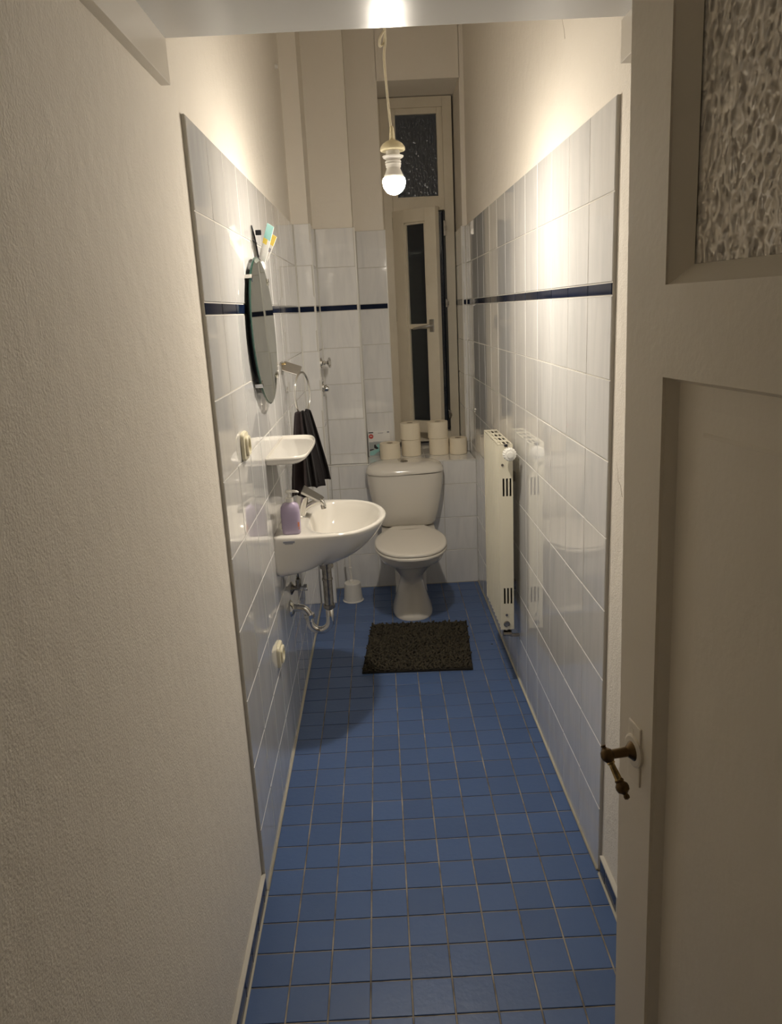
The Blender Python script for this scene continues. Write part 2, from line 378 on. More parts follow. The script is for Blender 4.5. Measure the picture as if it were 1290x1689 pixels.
# window: frame, fixed transom light, casement standing ajar
wn = thing('window_1', (.28, YW, LEDGE), 'tall narrow cream wooden window in the back niche, casement ajar', None, kind='structure')
FX0, FX1, FZ0, FZ1 = .0745, .497, .76, 2.79
fb = B(); t = .056; fb.box((NL-.009, YW-.029, FZ0), (FX0, YW+.05, FZ1))
fb.box((FX0, YW-.03, FZ0), (FX0+t, YW+.05, FZ1), .003); fb.box((FX1-t, YW-.03, FZ0), (FX1, YW+.05, FZ1), .003)
fb.box((FX0+t, YW-.03, FZ1-t), (FX1-t, YW+.05, FZ1)); fb.box((FX0+t, YW-.03, FZ0), (FX1-t, YW+.05, FZ0+.06))
fb.box((FX0+t, YW-.032, 2.165), (FX1-t, YW+.05, 2.235), .003)
fb.done('window_frame', WINP, wn)
tb = B(); a, b, c, d = FX0+t, FX1-t, 2.235, FZ1-t; s = .034
for bx in [((a, YW-.022, c), (a+s, YW+.02, d)), ((b-s, YW-.022, c), (b, YW+.02, d)), ((a+s, YW-.021, d-s), (b-s, YW+.02, d)), ((a+s, YW-.021, c), (b-s, YW+.02, c+.012))]: tb.box(*bx, .003)
ts = tb.done('transom_sash', WINP, wn)
B().box((a+s-.004, YW-.008, c+.008), (b-s+.004, YW-.003, d-s+.004)).done('transom_pane', TGLASS, ts)
# outside the opening it is night: dark outer leaf of the double window
SWD, TH = .31, R(38); SX, SY = .134, YW-.02; SZ0, SZ1 = .835, 2.168
sm = Matrix.Translation((SX, SY, 0)) @ Matrix.Rotation(-TH, 4, 'Z')
sb = B(); w_ = .080
for bx in [((0, -.02, SZ0), (w_, .02, SZ1)), ((SWD-.076, -.02, SZ0), (SWD, .02, SZ1)), ((w_, -.0195, SZ1-.075), (SWD-.076, .02, SZ1)), ((w_, -.0195, SZ0), (SWD-.076, .02, SZ0+.075)), ((w_-.01, -.006, 1.475), (SWD-.066, .014, 1.505))]: sb.box(*bx, .004, mt=sm)
# moulding inside the casement
for bx in [((w_, -.014, SZ0+.075), (w_+.012, .006, SZ1-.075)), ((SWD-.088, -.014, SZ0+.075), (SWD-.076, .006, SZ1-.075)), ((w_, -.014, SZ1-.087), (SWD-.076, .006, SZ1-.075))]: sb.box(*bx, .002, mt=sm)
sash = sb.done('casement_sash', WINP, wn)
B().box((w_, 0, SZ0+.07), (SWD-.076, .004, 1.478), mt=sm).done('pane', GLASS, sash)
B().box((w_, 0, 1.502), (SWD-.076, .004, SZ1-.07), mt=sm).done('pane', GLASS, sash)
hb = B().box((SWD-.062, -.026, 1.455), (SWD-.03, -.018, 1.53), .003, mt=sm)
hb.tube([sm @ Vector(p) for p in [(SWD-.046, -.02, 1.493), (SWD-.046, -.05, 1.493), (SWD-.06, -.056, 1.491), (SWD-.16, -.056, 1.478)]], [.009, .008, .009, .007], 10)
hb.done('window_handle', CHRS, sash, smooth=40, label='satin metal lever handle on the casement')
for z in (2.10, 1.56):
    B().cyl((SX-.004, SY-.012, z-.035), (SX-.004, SY-.012, z+.035), .008, n=10).done('hinge', CHRD, wn, smooth='all')
for z, hh in ((2.06, .09), (1.62, .05), (.93, .05)):
    B().box((FX1-t-.012, YW-.042, z-hh/2), (FX1-t+.004, YW-.03, z+hh/2), .002).box((FX1-t-.002, YW-.05, z-.012), (FX1-t+.008, YW-.038, z+.012), .002).done('catch', CHRD, wn)
B().box((FX1-t-.014, YW-.034, .84), (FX1-t, YW+.0, 2.16), .002).done('dark_gap_strip', RUBGAP, wn, label='black strip standing in for the dark gap beside the open casement')  # black strip painted in for the dark gap, not a seal
B().box((FX0+t, YW+.015, .83), (FX1-t, YW+.022, 2.165)).done('outer_pane', GLASS, wn)

# ================================================================== DOOR (opens inwards, hinged on the right beside the camera)
E0 = Vector((.280, .85, 0)); LD = Vector((.15299, -.98823, 0)); ZD = Vector((-.0126, 0, 1)).normalized(); ND = LD.cross(ZD); ND = ND if ND.x < 0 else -ND
O0 = Vector((.280, .85, 1.25))-ZD*1.25
DM = Matrix((LD, -ND, ZD)).transposed().to_4x4(); DM.translation = O0     # local: x from free edge to hinge, y into the leaf, z up
door = thing('door_1', tuple(O0+LD*.70), 'open cream panelled door with pebbled glass upper light', None, kind='structure')
DW, DH, DT = .70, 1.99, .040
db = B()
plate(db, 0, DW, .01, DH, [(.08, DW-.08, .2, 1.517), (.08, DW-.08, 1.608, 1.90)], lambda u, v, t_: (u, t_, v), DT); db.xf(DM)
leaf = db.done('door_leaf', DOORP, door)
pb = B()
def frame_slope(x0, x1, z0, z1, d0, d1, ins):
    o = [(x0, d0, z0), (x1, d0, z0), (x1, d0, z1), (x0, d0, z1)]; i = [(x0+ins, d1, z0+ins), (x1-ins, d1, z0+ins), (x1-ins, d1, z1-ins), (x0+ins, d1, z1-ins)]
    return [[DM @ Vector(p) for p in o], [DM @ Vector(p) for p in i]]
rg = frame_slope(.079, DW-.079, .199, 1.518, .002, .016, .007)+frame_slope(.079, DW-.079, .199, 1.518, .018, .017, .03)[1:]+frame_slope(.079, DW-.079, .199, 1.518, .018, .0165, .052)[1:]+frame_slope(.079, DW-.079, .199, 1.518, .018, .0135, .056)[1:]
pb.loft(rg, cap=False); r = rg[-1]; pb.quad(r)
pb.done('door_panel', DOORP, door)
gb = B(); gb.loft(frame_slope(.0795, DW-.0795, 1.6075, 1.9005, .002, .020, .018), cap=False); gb.loft(frame_slope(.0795, DW-.0795, 1.6075, 1.9005, .04, .026, .018), cap=False)
gb.done('glazing_bead', DOORP, door)
B().box((.09, .021, 1.618), (DW-.09, .0255, 1.89), mt=DM).done('glass_pane', DGLASS, door, label='pebbled cathedral glass pane')
B().box((.026, -.0022, 1.018), (.056, .003, 1.098), .002, mt=DM).box((.036, -.0026, 1.076), (.040, .002, 1.090), mt=DM).lathe([(.0205, .0), (.0205, .0035), (.018, .0045)], DM @ Vector((.041, 0, 1.061)), ND, 32).done('escutcheon', DOORP, door, label='long escutcheon plate painted over in the door colour')
hb = B().lathe([(.0155, 0), (.015, .002), (.0105, .006), (.0062, .0115), (.0056, .036)], DM @ Vector((.041, 0, 1.061)), ND, 24)
hnd = hb.done('door_handle', BRSD, door, smooth=35, label='aged brass lever handle with ball neck and bulbous end')
hc = DM @ Vector((.041, -.0365, 1.061)); tipd = (DM.to_3x3() @ Vector((.030, .011, -.040))).normalized(); HS = .68
hx_ = lambda pr: [(r_*HS, z_*HS) for r_, z_ in pr]
bb = B().lathe(hx_([(.0001, -.0125), (.006, -.011), (.0105, -.007), (.0125, 0), (.0115, .006), (.008, .011), (.0068, .013)]), hc, tipd, 24)
bb.lathe(hx_([(.0035, -.018), (.0050, -.0165), (.0035, -.014), (.0055, -.011)]), hc, tipd, 16)
bb.done('handle_ball', BRSD, hnd, smooth=35)
bb = B().lathe(hx_([(.0075, .0125), (.0078, .015), (.0055, .017), (.0055, .018), (.0062, .03), (.0068, .043), (.0078, .0445)]), hc, tipd, 8)
bb.done('handle_grip', BRS, hnd, smooth=20, label='polished faceted brass grip')
bb = B().lathe(hx_([(.0078, .0445), (.0085, .047), (.0075, .049), (.0115, .054), (.0122, .059), (.0105, .065), (.005, .069), (.0042, .0705), (.0055, .074), (.0048, .078), (.0001, .080)]), hc, tipd, 24)
bb.done('handle_finial', BRSD, hnd, smooth=35)

# ================================================================== HIGH BOARD ON BATTENS
BZ = 2.137
B().box((-.408, .3, BZ), (.560, 1.672, BZ+.024), .0015).done('high_shelf_board', BOARD, label='glossy white storage board spanning the corridor above the lamp', cat='shelf')
B().box((-.4085, .3, 2.053), (-.389, 1.672, BZ), .001).done('shelf_batten', BATT, label='white wooden batten on the left plaster wall under the high board', cat='batten', group='battens carrying the high board')
bt = B().box((.520, .3, 2.058), (.5675, 1.690, BZ), .001).done('shelf_batten', BATT, label='white wooden batten on the right wall under the high board, partly behind the door', cat='batten', group='battens carrying the high board')

# ================================================================== PENDANT LAMP
bx, by, bz = .057, 1.93, 1.893; LS = 1.27
LX = Matrix.Translation(BULB) @ Matrix.Scale(LS, 4) @ Matrix.Translation((-bx, -by, -bz))
pl = thing('pendant_lamp', (BULB[0], BULB[1], H), 'bare glowing bulb hanging on a cream cord in a mushroom shaped holder', 'lamp')
k = [(bx-.014, by, bz+(H-BULB[2])/LS), (bx-.0135, by, 2.6), (bx-.012, by, 2.28), (bx-.010, by, 2.236), (bx-.006, by+.004, 2.218), (bx-.009, by+.006, 2.196), (bx-.019, by-.002, 2.186), (bx-.018, by-.008, 2.200), (bx-.008, by-.006, 2.214), (bx-.006, by+.002, 2.196), (bx-.0105, by, 2.16), (bx-.006, by, 2.07), (bx-.002, by, 2.012)]
B().tube(catmull(k, 8), .0028, 10).xf(LX).done('cord', CORDW, pl, smooth='all')
B().lathe([(.0035, 2.016), (.0048, 2.01), (.0075, 1.983)][::-1], (bx, by, 0), n=16).xf(LX).done('cord_grip', CANOPY, pl, smooth='all')
B().lathe([(.0285, 1.962), (.0300, 1.964), (.0295, 1.969), (.024, 1.977), (.015, 1.983), (.007, 1.986)], (bx, by, 0), n=32).xf(LX).done('canopy', CANOPY, pl, smooth='all')
B().lathe([(.0175, 1.925), (.018, 1.930), (.0165, 1.9305), (.0165, 1.966)], (bx, by, 0), n=28).xf(LX).done('lamp_holder', WPL, pl, smooth=35)
B().lathe([(.0165, 1.9425), (.0245, 1.9475), (.0255, 1.9505), (.018, 1.953), (.0165, 1.9535)], (bx, by, 0), n=32).lathe([(.018, 1.9405), (.0195, 1.938), (.018, 1.9355), (.0195, 1.933), (.018, 1.930)], (bx, by, 0), n=32, cap=False).xf(LX).done('holder_ring', WPL, pl, smooth=35)
bulb = B().lathe([(.0155, 1.9295), (.0165, 1.922), (.0225, 1.908), (.0255, 1.9015)], (bx, by, 0), n=32).xf(LX).done('bulb_neck', WPL, pl, smooth='all')
gp = [(.0255, 1.9012)]+[(.0272*math.cos(a), 1.893+.0292*math.sin(a)) for a in [R(15-7.5*i) for i in range(14)]]+[(.0005, 1.8638)]
B().lathe(gp[::-1], (bx, by, 0), n=32).xf(LX).done('bulb_globe', GLOBE, pl, smooth='all', label='glowing white globe of the bulb')

# ================================================================== LEFT WALL FITTINGS
# round mirror
mi = thing('round_mirror', (XL, 2.575, 1.546), 'frameless round mirror in chrome clips on the left tiled wall', 'mirror')
MX = -.3745; mr = .238
def mirpt(r, a, x): u = r*math.cos(a); w = r*math.sin(a); return (x-.016*w+.01*u, 2.575+u, 1.546+w)
rings = [[mirpt(mr-d, 2*math.pi*i/96, MX-.006+dx) for i in range(96)] for d, dx in ((.0, 0), (0, .0035), (.004, .0055))]
B().loft(rings[:1]+rings[1:], cap=True).done('mirror_glass', MIRG, mi, smooth=30, label='dark green glass body of the mirror')
B().loft([[mirpt(mr-.0042, 2*math.pi*i/96, MX-.0006) for i in range(96)], [mirpt(mr-.0045, 2*math.pi*i/96, MX) for i in range(96)]]).done('mirror_face', MIRR, mi)
B().lathe([(.20, 0), (.20, .017)], (XL, 2.575, 1.546), (1, 0, 0), 64).done('mirror_backing', BLKP, mi)
for a in (45, 135, 222, 318):
    p = Vector(mirpt(mr-.003, R(a), MX)); u = Vector((0, math.cos(R(a)), math.sin(R(a))))
    bm_ = Matrix((Vector((1, 0, 0)), u, Vector((1, 0, 0)).cross(u))).transposed().to_4x4(); bm_.translation = p
    B().box((-.022, -.002, -.008), (.004, .008, .008), .0012, mt=bm_).box((.001, -.010, -.008), (.004, .006, .008), .001, mt=bm_).done('mirror_clip', CHR, mi)
# metal holder with cards above the mirror
hd = thing('card_holder', (XL, 2.66, 1.80), 'dark metal letter clip on the tiles above the round mirror', 'holder')
def strip(pts, th, mat, nm, par, axis=Vector((1, 0, 0)), **kw):
    P = [Vector(p) for p in pts]; B().loft([P, [p+axis*th for p in P]]).done(nm, mat, par, **kw)
strip([(-.3975, 2.60, 1.885), (-.3975, 2.655, 1.855), (-.3975, 2.715, 1.79), (-.3975, 2.70, 1.778), (-.3975, 2.63, 1.80), (-.3975, 2.60, 1.82)], .003, CHRS, 'back_plate', hd)
B().tube([(-.393, 2.603, 1.884), (-.393, 2.652, 1.852), (-.393, 2.705, 1.786)], .0022, 8).tube([(-.3935, 2.605, 1.84), (-.39, 2.66, 1.835)], .002, 8).done('wire_edge', BLKP, hd, smooth='all')
B().tube([(-.352, 2.68, 1.838), (-.366, 2.69, 1.812), (-.382, 2.70, 1.783), (-.392, 2.705, 1.781)], [.003, .0035, .004, .004], 8).done('front_clip', CHRD, hd, smooth='all')
B().box((-.388, 2.638, 1.858), (-.370, 2.652, 1.874), .002).done('clip_knob', BLKP, hd)
def card(base, up, side, w, h, th, cells, name, label, **kw):
    u = Vector(side).normalized(); v = Vector(up).normalized(); n = u.cross(v).normalized(); v = n.cross(u)
    mt_ = Matrix((u, v, n)).transposed().to_4x4(); mt_.translation = base
    root = B().box((0, 0, -th), (w, h, 0), mt=mt_).done(name, LABW, label=label, **kw)
    for (x0, y0, x1, y1, mat) in cells: B().box((x0*w, y0*h, 0), (x1*w, y1*h, .0004), mt=mt_).done('print', mat, root)
    return root
card((-.3865, 2.655, 1.786), (.26, -.10, 1), (.5, -.62, -.35), .042, .118, .001, [(0, .60, 1, 1, TEALL), (0, .45, .6, .60, YEL), (.2, .1, .9, .25, LABW)], 'printed_card', 'small green and white card tucked in the clip above the mirror', cat='card', group='cards in the clip above the mirror')
card((-.3775, 2.668, 1.787), (.42, -.02, 1), (.5, -.62, -.35), .034, .086, .001, [(0, .62, 1, 1, YEL), (.1, .35, .9, .5, GREYP)], 'printed_card', 'small yellow topped card, front one in the clip above the mirror', cat='card', group='cards in the clip above the mirror')
# ceramic shelf
sh = thing('ceramic_shelf', (XL, 2.72, 1.134), 'white ceramic shelf on the left wall under the round mirror', 'shelf')
ol = catmull([(-.3975, 2.476), (-.34, 2.476), (-.297, 2.482), (-.268, 2.515), (-.258, 2.60), (-.255, 2.72), (-.258, 2.83), (-.272, 2.91), (-.30, 2.945), (-.35, 2.953), (-.3975, 2.955)], 6)
ctr = Vector((-.3985, 2.716))
def ring2(ol, ctr, dx, z, ky=None):
    out = []
    for p in ol:
        v = Vector((p[0]-ctr[0], p[1]-ctr[1])); l = v.length; s_ = max(l-dx, .001)/l
        x = ctr[0]+v.x*s_; y = ctr[1]+v.y*s_
        out.append((x, y, z))
    return out
B().loft([ring2(ol, ctr, .09, 1.098), ring2(ol, ctr, .04, 1.104), ring2(ol, ctr, .008, 1.118), ring2(ol, ctr, 0, 1.127), ring2(ol, ctr, .001, 1.134), ring2(ol, ctr, .004, 1.1365), ring2(ol, ctr, .009, 1.135), ring2(ol, ctr, .014, 1.128), ring2(ol, ctr, .03, 1.127)]).done('shelf_body', CER, sh, smooth=50)
# wash basin
sk = thing('wash_basin', (XL, 2.76, .85), 'white ceramic wall mounted wash basin in front of the toilet', 'sink')
oc = Vector((-.20, 2.76))
top = [(XL+.0005, 2.50), (-.33, 2.497), (-.25, 2.498), (-.17, 2.505), (-.105, 2.535), (-.05, 2.605), (-.015, 2.69), (-.004, 2.775), (-.018, 2.86), (-.055, 2.935), (-.11, 2.985), (-.18, 3.01), (-.26, 3.02), (-.33, 3.021), (XL+.0005, 3.02)]
top = catmull(top, 5)+[Vector((XL+.0005, 2.9)), Vector((XL+.0005, 2.76)), Vector((XL+.0005, 2.62))]
bot = []
inn = []
for p in top:
    a = math.atan2(p[1]-oc.y, p[0]-oc.x); ab = math.atan2(p[1]-oc.y, p[0]+.245)
    dx, dy = math.cos(a), math.sin(a)
    # underside footprint: rounded box against the wall
    dx, dy = math.cos(ab), math.sin(ab); e = 3.2; rx = (.055 if dx > 0 else .1528); ry = .17; e = 2.2 if dx > 0 else 5
    rr = (abs(dx/rx)**e+abs(dy/ry)**e)**(-1/e); kx = min(1, max(0, (-.17-p[0])/.21)); bot.append((XL+.0005+(p[0]-XL-.0005)*.5, 2.76+(p[1]-2.76)*(.22+.48*kx))); dx, dy = math.cos(a), math.sin(a)
    e = 2.35; rx = (.170 if dx > 0 else .095); ry = .222
    rr = (abs(dx/rx)**e+abs(dy/ry)**e)**(-1/e); inn.append((oc.x+dx*rr, oc.y+dy*rr))
def mix(A, Bq, t, z): return [(a[0]+(b[0]-a[0])*t, a[1]+(b[1]-a[1])*t, z) for a, b in zip(A, Bq)]
rings = []
for s_ in np.linspace(1, 0, 18):
    zl = []
    for a, b in zip(top, bot):
        wl_ = min(1, max(0, (-.17-a[0])/.21)); wl_ = wl_**1.15
        gf, hf = .5*s_+.5*(1-math.cos(s_*math.pi/2)), .62*s_+.38*math.sin(s_*math.pi/2)
        gw, hw = max(0, (s_-.72)/.28)**1.6, min(1, s_/.86)**.95
        g = gf*(1-wl_)+gw*wl_; h_ = hf*(1-wl_)+hw*wl_; dpt = .174-.034*wl_*(1 if s_ < .86 else 1-(s_-.86)/.14*.7)
        zl.append((a[0]+(b[0]-a[0])*g, a[1]+(b[1]-a[1])*g, .842-dpt*h_))
    rings.append(zl)
def inset(P, d, z):
    out = []
    for p in P:
        v = Vector((oc.x-p[0], oc.y-p[1])); l = v.length
        x = p[0]+v.x/l*d if p[0] > XL+.004 else p[0]; out.append((x, p[1]+v.y/l*d, z))
    return out
rings += [inset(top, .001, .847), inset(top, .004, .8505), inset(top, .010, .852)]
t2 = inset(top, .012, .8515)
rings += [mix(t2, inn, .5, .8505), mix(t2, inn, .85, .849), mix(t2, inn, 1, .845)]
ic = [(oc.x, oc.y)]*len(inn); ic = [(-.235, 2.76)]*len(inn)
for t_, z in ((.03, .836), (.07, .82), (.12, .80), (.2, .776), (.32, .752), (.5, .732), (.72, .720), (.9, .716)): rings.append(mix(inn, ic, t_, z))
B().loft(rings).done('basin_body', CER, sk, smooth='all')
B().box((-.365, 2.4985, .832), (-.325, 2.5005, .839)).box((-.360, 2.4984, .8285), (-.332, 2.5004, .8305)).xf(Matrix.Translation((.0, -.0035, -.002))).done('maker_mark', GREYP, sk, label='tiny dark maker mark on the side of the basin')
B().lathe([(.022, .7165), (.021, .7195), (.013, .7195), (.012, .7175)], (-.235, 2.76, 0), n=24).done('drain', CHR, sk, smooth=30)
for y in (2.60,): B().lathe([(.0062, 0), (.006, .004), (.003, .006)], (-.338, 2.71, .8505), n=14).done('pull_knob', CHRD, sk, smooth=40)
# mixer tap
tp = thing('mixer_tap', (-.337, 2.76, .852), 'chrome single lever mixer tap on the wash basin behind the soap bottle', 'tap')
B().lathe([(.027, 0), (.027, .006), (.023, .010), (.0225, .060), (.024, .075), (.023, .084)], (-.334, 2.76, .8532), (.26, 0, 1), 28).done('tap_body', CHR, tp, smooth=35)
sp = catmull([(-.325, 2.76, .872), (-.305, 2.76, .888), (-.280, 2.76, .902), (-.258, 2.76, .909), (-.244, 2.76, .906), (-.238, 2.76, .892), (-.237, 2.76, .884)], 6)
B().tube(sp, [.0125-.0045*i/(len(sp)-1) for i in range(len(sp))], 16).done('spout', CHR, tp, smooth='all')
B().cyl((-.2405, 2.76, .893), (-.2385, 2.76, .880), .0098, n=16).done('aerator', CHRD, tp, smooth=40)
LA, LB, LC, LDd = Vector((-.3133, 2.725, .9565)), Vector((-.3087, 2.79, .9681)), Vector((-.2309, 2.80, .9116)), Vector((-.2489, 2.74, .9145))
ln_ = (LC-LA).cross(LB-LA).normalized(); ln_ = ln_ if ln_.z > 0 else -ln_
tp4 = [LA, LB, LB.lerp(LC, .88), LC.lerp(LB, .03).lerp(LDd, .12), LDd.lerp(LC, .12), LDd.lerp(LA, .08)]
lv = B().loft([[p-ln_*.009+(p-LA.lerp(LC, .5))*-.06 for p in tp4], [p-ln_*.0065 for p in tp4], [p-ln_*.0015 for p in tp4], [p+(LA.lerp(LC, .5)-p)*.04 for p in tp4]])
lv.done('lever', CHRS, tp, smooth=30)
# soap bottle
sbt = thing('soap_bottle', (-.338, 2.545, .8505), 'lilac pump soap bottle standing on the near corner of the wash basin', 'bottle')
sq = lambda r1, r2, z, n=32: [( -.338+r1*math.copysign(abs(math.cos(2*math.pi*i/n))**.6, math.cos(2*math.pi*i/n)), 2.545+r2*math.copysign(abs(math.sin(2*math.pi*i/n))**.6, math.sin(2*math.pi*i/n)), z) for i in range(n)]
z0 = .8512
B().loft([sq(.027, .017, z0), sq(.0315, .020, z0+.004), sq(.033, .0215, z0+.02), sq(.0335, .022, z0+.08), sq(.032, .0215, z0+.097), sq(.026, .018, z0+.108), sq(.014, .012, z0+.114), sq(.010, .010, z0+.1165)]).done('bottle_body', PURP, sbt, smooth=50)
B().lathe([(.0135, .966), (.0140, .968), (.0140, .979), (.0125, .981), (.006, .9815), (.006, .992), (.0045, .992), (.0045, .998)], (-.338, 2.545, 0), n=24).done('pump_collar', WPL, sbt, smooth=35)
ph = B().lathe([(.010, .997), (.0125, 1.0), (.0115, 1.0055), (.007, 1.008)], (-.338, 2.545, 0), n=24)
ph.tube([(-.338, 2.545, 1.0025), (-.322, 2.545, 1.0035), (-.309, 2.545, 1.001), (-.304, 2.545, .998)], [.0055, .005, .004, .003], 12); ph.done('pump_head', WPL, sbt, smooth='all')
lb = B()
for i in range(9): lb.box((-.3718+.0003, 2.532+.002*(i % 3), .873+i*.0072), (-.3712, 2.556-.0015*(i % 4), .8765+i*.0072))
lb.done('label_print', PURD, sbt, label='dark print on the side of the soap bottle')
B().box((-.3068, 2.5225, .880), (-.3128, 2.5238, .897), .0004).box((-.3070, 2.5226, .870), (-.3105, 2.5236, .878), .0004).done('flower_print', ORNG, sbt, label='small orange motif at the edge of the bottle front')
# trap and pipes
tr = thing('waste_trap', (-.395, 2.76, .478), 'dull chrome waste trap curving under the wash basin', 'pipe')
B().tube([(-.245, 2.76, .667), (-.245, 2.76, .475)], .0185, 20).cyl((-.245, 2.76, .6675), (-.245, 2.76, .645), .0265, n=24).cyl((-.245, 2.76, .60), (-.245, 2.76, .594), .0215).cyl((-.245, 2.76, .492), (-.245, 2.76, .478), .0235, n=8).done('tailpipe', CHRD, tr, smooth=35)
up = [(-.245, 2.76, .48), (-.245, 2.76, .44)]+[(-.285+.04*math.cos(R(a)), 2.76, .425+.042*math.sin(R(a))) for a in range(0, -181, -18)]+[(-.325, 2.76, .432)]
B().tube(up, .0155, 18).done('trap_bend', CHR, tr, smooth='all')
up2 = catmull([(-.325, 2.76, .425), (-.328, 2.76, .452), (-.343, 2.76, .475), (-.365, 2.76, .482), (-.396, 2.76, .482)], 6)
B().tube(up2, .0155, 18).cyl((-.3255, 2.76, .440), (-.3265, 2.76, .455), .0215, n=8).done('trap_arm', CHR, tr, smooth=40)
B().lathe([(.034, 0), (.034, .004), (.026, .012), (.019, .016)], (-.398, 2.76, .482), (1, 0, 0), 28).done('wall_flange', CHR, tr, smooth=35)
vv = thing('angle_valve', (XL, 2.83, .54), 'small dull chrome angle valve on the wall under the wash basin', 'valve')
B().lathe([(.027, 0), (.026, .004), (.012, .012), (.010, .014), (.010, .035)], (XL, 2.83, .54), (1, 0, 0), 24).cyl((-.368, 2.83, .54), (-.368, 2.83, .578), .0105, n=6).done('valve_body', CHRD, vv, smooth=35)
B().lathe([(.008, .03), (.008, .048), (.013, .05), (.0135, .064), (.011, .066)], (XL, 2.83, .54), (1, 0, 0), 10).done('valve_knob', CHR, vv, smooth=20)
B().tube([(-.368, 2.83, .575), (-.368, 2.83, .60), (-.366, 2.82, .675)], .0055, 10).done('supply_pipe', CHRD, vv, smooth='all')
# outlets
def outlet(y, z, label, lid):
    e = thing('wall_outlet', (XL, y, z), label, 'outlet', 'ivory outlets on the left tiled wall')
    Rm_ = lambda r, x, ex=5: [(x, y+r*math.copysign(abs(math.cos(t_))**(2/ex), math.cos(t_)), z+r*math.copysign(abs(math.sin(t_))**(2/ex), math.sin(t_))) for t_ in [2*math.pi*i/40 for i in range(40)]]
    B().loft([Rm_(.0405, XL+.0005), Rm_(.0405, XL+.005), Rm_(.038, XL+.010), Rm_(.034, XL+.0112), Rm_(.030, XL+.0112)]).done('cover_plate', IVORY, e, smooth=40)
    B().loft([Rm_(.028, XL+.009, 4), Rm_(.028, XL+.016, 4), Rm_(.026, XL+.0185, 4), Rm_(.021, XL+.0185, 2), Rm_(.020, XL+.010, 2), Rm_(.010, XL+.009, 2)]).done('socket_insert', IVORY, e, smooth=35)
    B().cyl((XL+.0095, y-.009, z), (XL+.0115, y-.009, z), .003, n=10).cyl((XL+.0095, y+.009, z), (XL+.0115, y+.009, z), .003, n=10).done('pin_holes', BLKP, e)
    B().cyl((XL+.0092, y, z), (XL+.0105, y, z), .0195, n=28).done('socket_well', GREYP if lid else CHRD, e)
outlet(2.115, 1.243, 'ivory wall outlet at the left, level with the ceramic shelf', 0)
outlet(2.385, .468, 'ivory wall outlet low on the left tiled wall below the waste trap', 0)
# towel ring
rg_ = thing('towel_ring', (XL, 3.09, 1.385), 'chrome towel ring on a plate bracket beside the mirror', 'towel ring')
B().box((XL, 3.06, 1.365), (XL+.006, 3.12, 1.415), .002).done('wall_plate', CHRS, rg_)
AM = Matrix.Translation((XL+.004, 3.085, 1.400)) @ Matrix.Rotation(R(20), 4, 'Y') @ Matrix.Rotation(R(42), 4, 'X')
B().box((.002, -.026, -.003), (.078, .026, .003), .002, mt=AM).done('bracket', CHRS, rg_)
B().cyl((XL+.004, 3.08, 1.405), (XL+.022, 3.07, 1.409), .004, n=10).done('screw', BRS, rg_)
rc = Vector((-.318, 3.065, 1.283)); ra = R(14)
B().tube([rc+Vector((.088*math.cos(t_)*math.sin(ra), .088*math.cos(t_)*math.cos(ra), .088*math.sin(t_))) for t_ in [2*math.pi*i/48 for i in range(48)]], .0048, 10, closed=True).done('ring', CHR, rg_, smooth='all')
# towel hanging in the ring
def towel():
    bb = B(); nu, nv = 36, 30
    ztop = 1.212; layers = []
    # front fold (near the camera) and back fold; both gathered at the ring
    def surf(x0, y0, xb, yb, wt, wb_, zb0, zb1, ph, mi_):
        G = []
        for j in range(nv+1):
            t_ = j/nv; row = []
            w = wt+(wb_-wt)*min(1, t_*1.25)**.8
            for i in range(nu+1):
                s_ = i/nu-.5
                amp = .0035+.007*t_
                x = x0+(xb-x0)*t_+s_*w*.80+amp*math.sin(s_*9+ph)
                y = y0+(yb-y0)*t_+s_*w*.35+amp*1.6*math.cos(s_*9+ph)
                z = ztop+.012*math.cos(s_*math.pi)*(1-t_)-(ztop-(zb0+(zb1-zb0)*(s_+.5)))*t_
                row.append(bb.bm.verts.new((x, y, z)))
            G.append(row)
        for j in range(nv):
            for i in range(nu):
                f = bb.bm.faces.new((G[j][i], G[j][i+1], G[j+1][i+1], G[j+1][i])); f.material_index = 2 if (i in (9, 25) ) else mi_
        return G
    A = surf(-.332, 2.985, -.346, 2.95, .034, .080, .895, .880, .6, 1)
    C = surf(-.318, 3.02, -.292, 3.03, .030, .095, .905, .90, 2.2, 0)
    D = surf(-.305, 3.06, -.268, 3.06, .030, .080, .915, .925, 4.1, 0)
    o = bb.done('hand_towel', [TOW, TOWB, TOWG], smooth='all', fix=False, label='black hand towel with grey piping hanging in the towel ring', cat='towel')
    m_ = o.modifiers.new('thick', 'SOLIDIFY'); m_.thickness = .005; m_.offset = 0
    # apply so the mesh is real
    dg = bpy.context.evaluated_depsgraph_get(); me = bpy.data.meshes.new_from_object(o.evaluated_get(dg)); o.modifiers.clear(); o.data = me
towel()
# stopcocks on the boxed pipe
def rosette(y, z, knob, label):
    e = thing('stopcock', (XB1, y, z), label, 'stopcock', 'stopcocks on the pipe boxing')
    B().lathe([(.030, 0), (.029, .004), (.014, .011), (.012, .012), (.012, .02)], (XB1+.0005, y, z), (1, 0, 0), 28).done('rosette', CHR, e, smooth=35)
    if knob: B().lathe([(.008, .012), (.008, .030), (.014, .032), (.0255, .040), (.0265, .046), (.022, .052), (.008, .054)], (XB1, y, z), (1, 0, 0), 24, flute=.06, nf=6).done('turn_knob', CHR, e, smooth=30)
    else: B().lathe([(.0165, .0), (.0165, .018), (.014, .028), (.006, .032)], (XB1, y, z-.01), (1, 0, 0), 24).box((XB1+.001, y-.004, z-.052), (XB1+.006, y+.004, z+.052), .002).done('cover_cap', CHR, e, smooth=30)
rosette(4.105, 1.338, True, 'chrome stopcock with round knob, upper one on the pipe boxing')
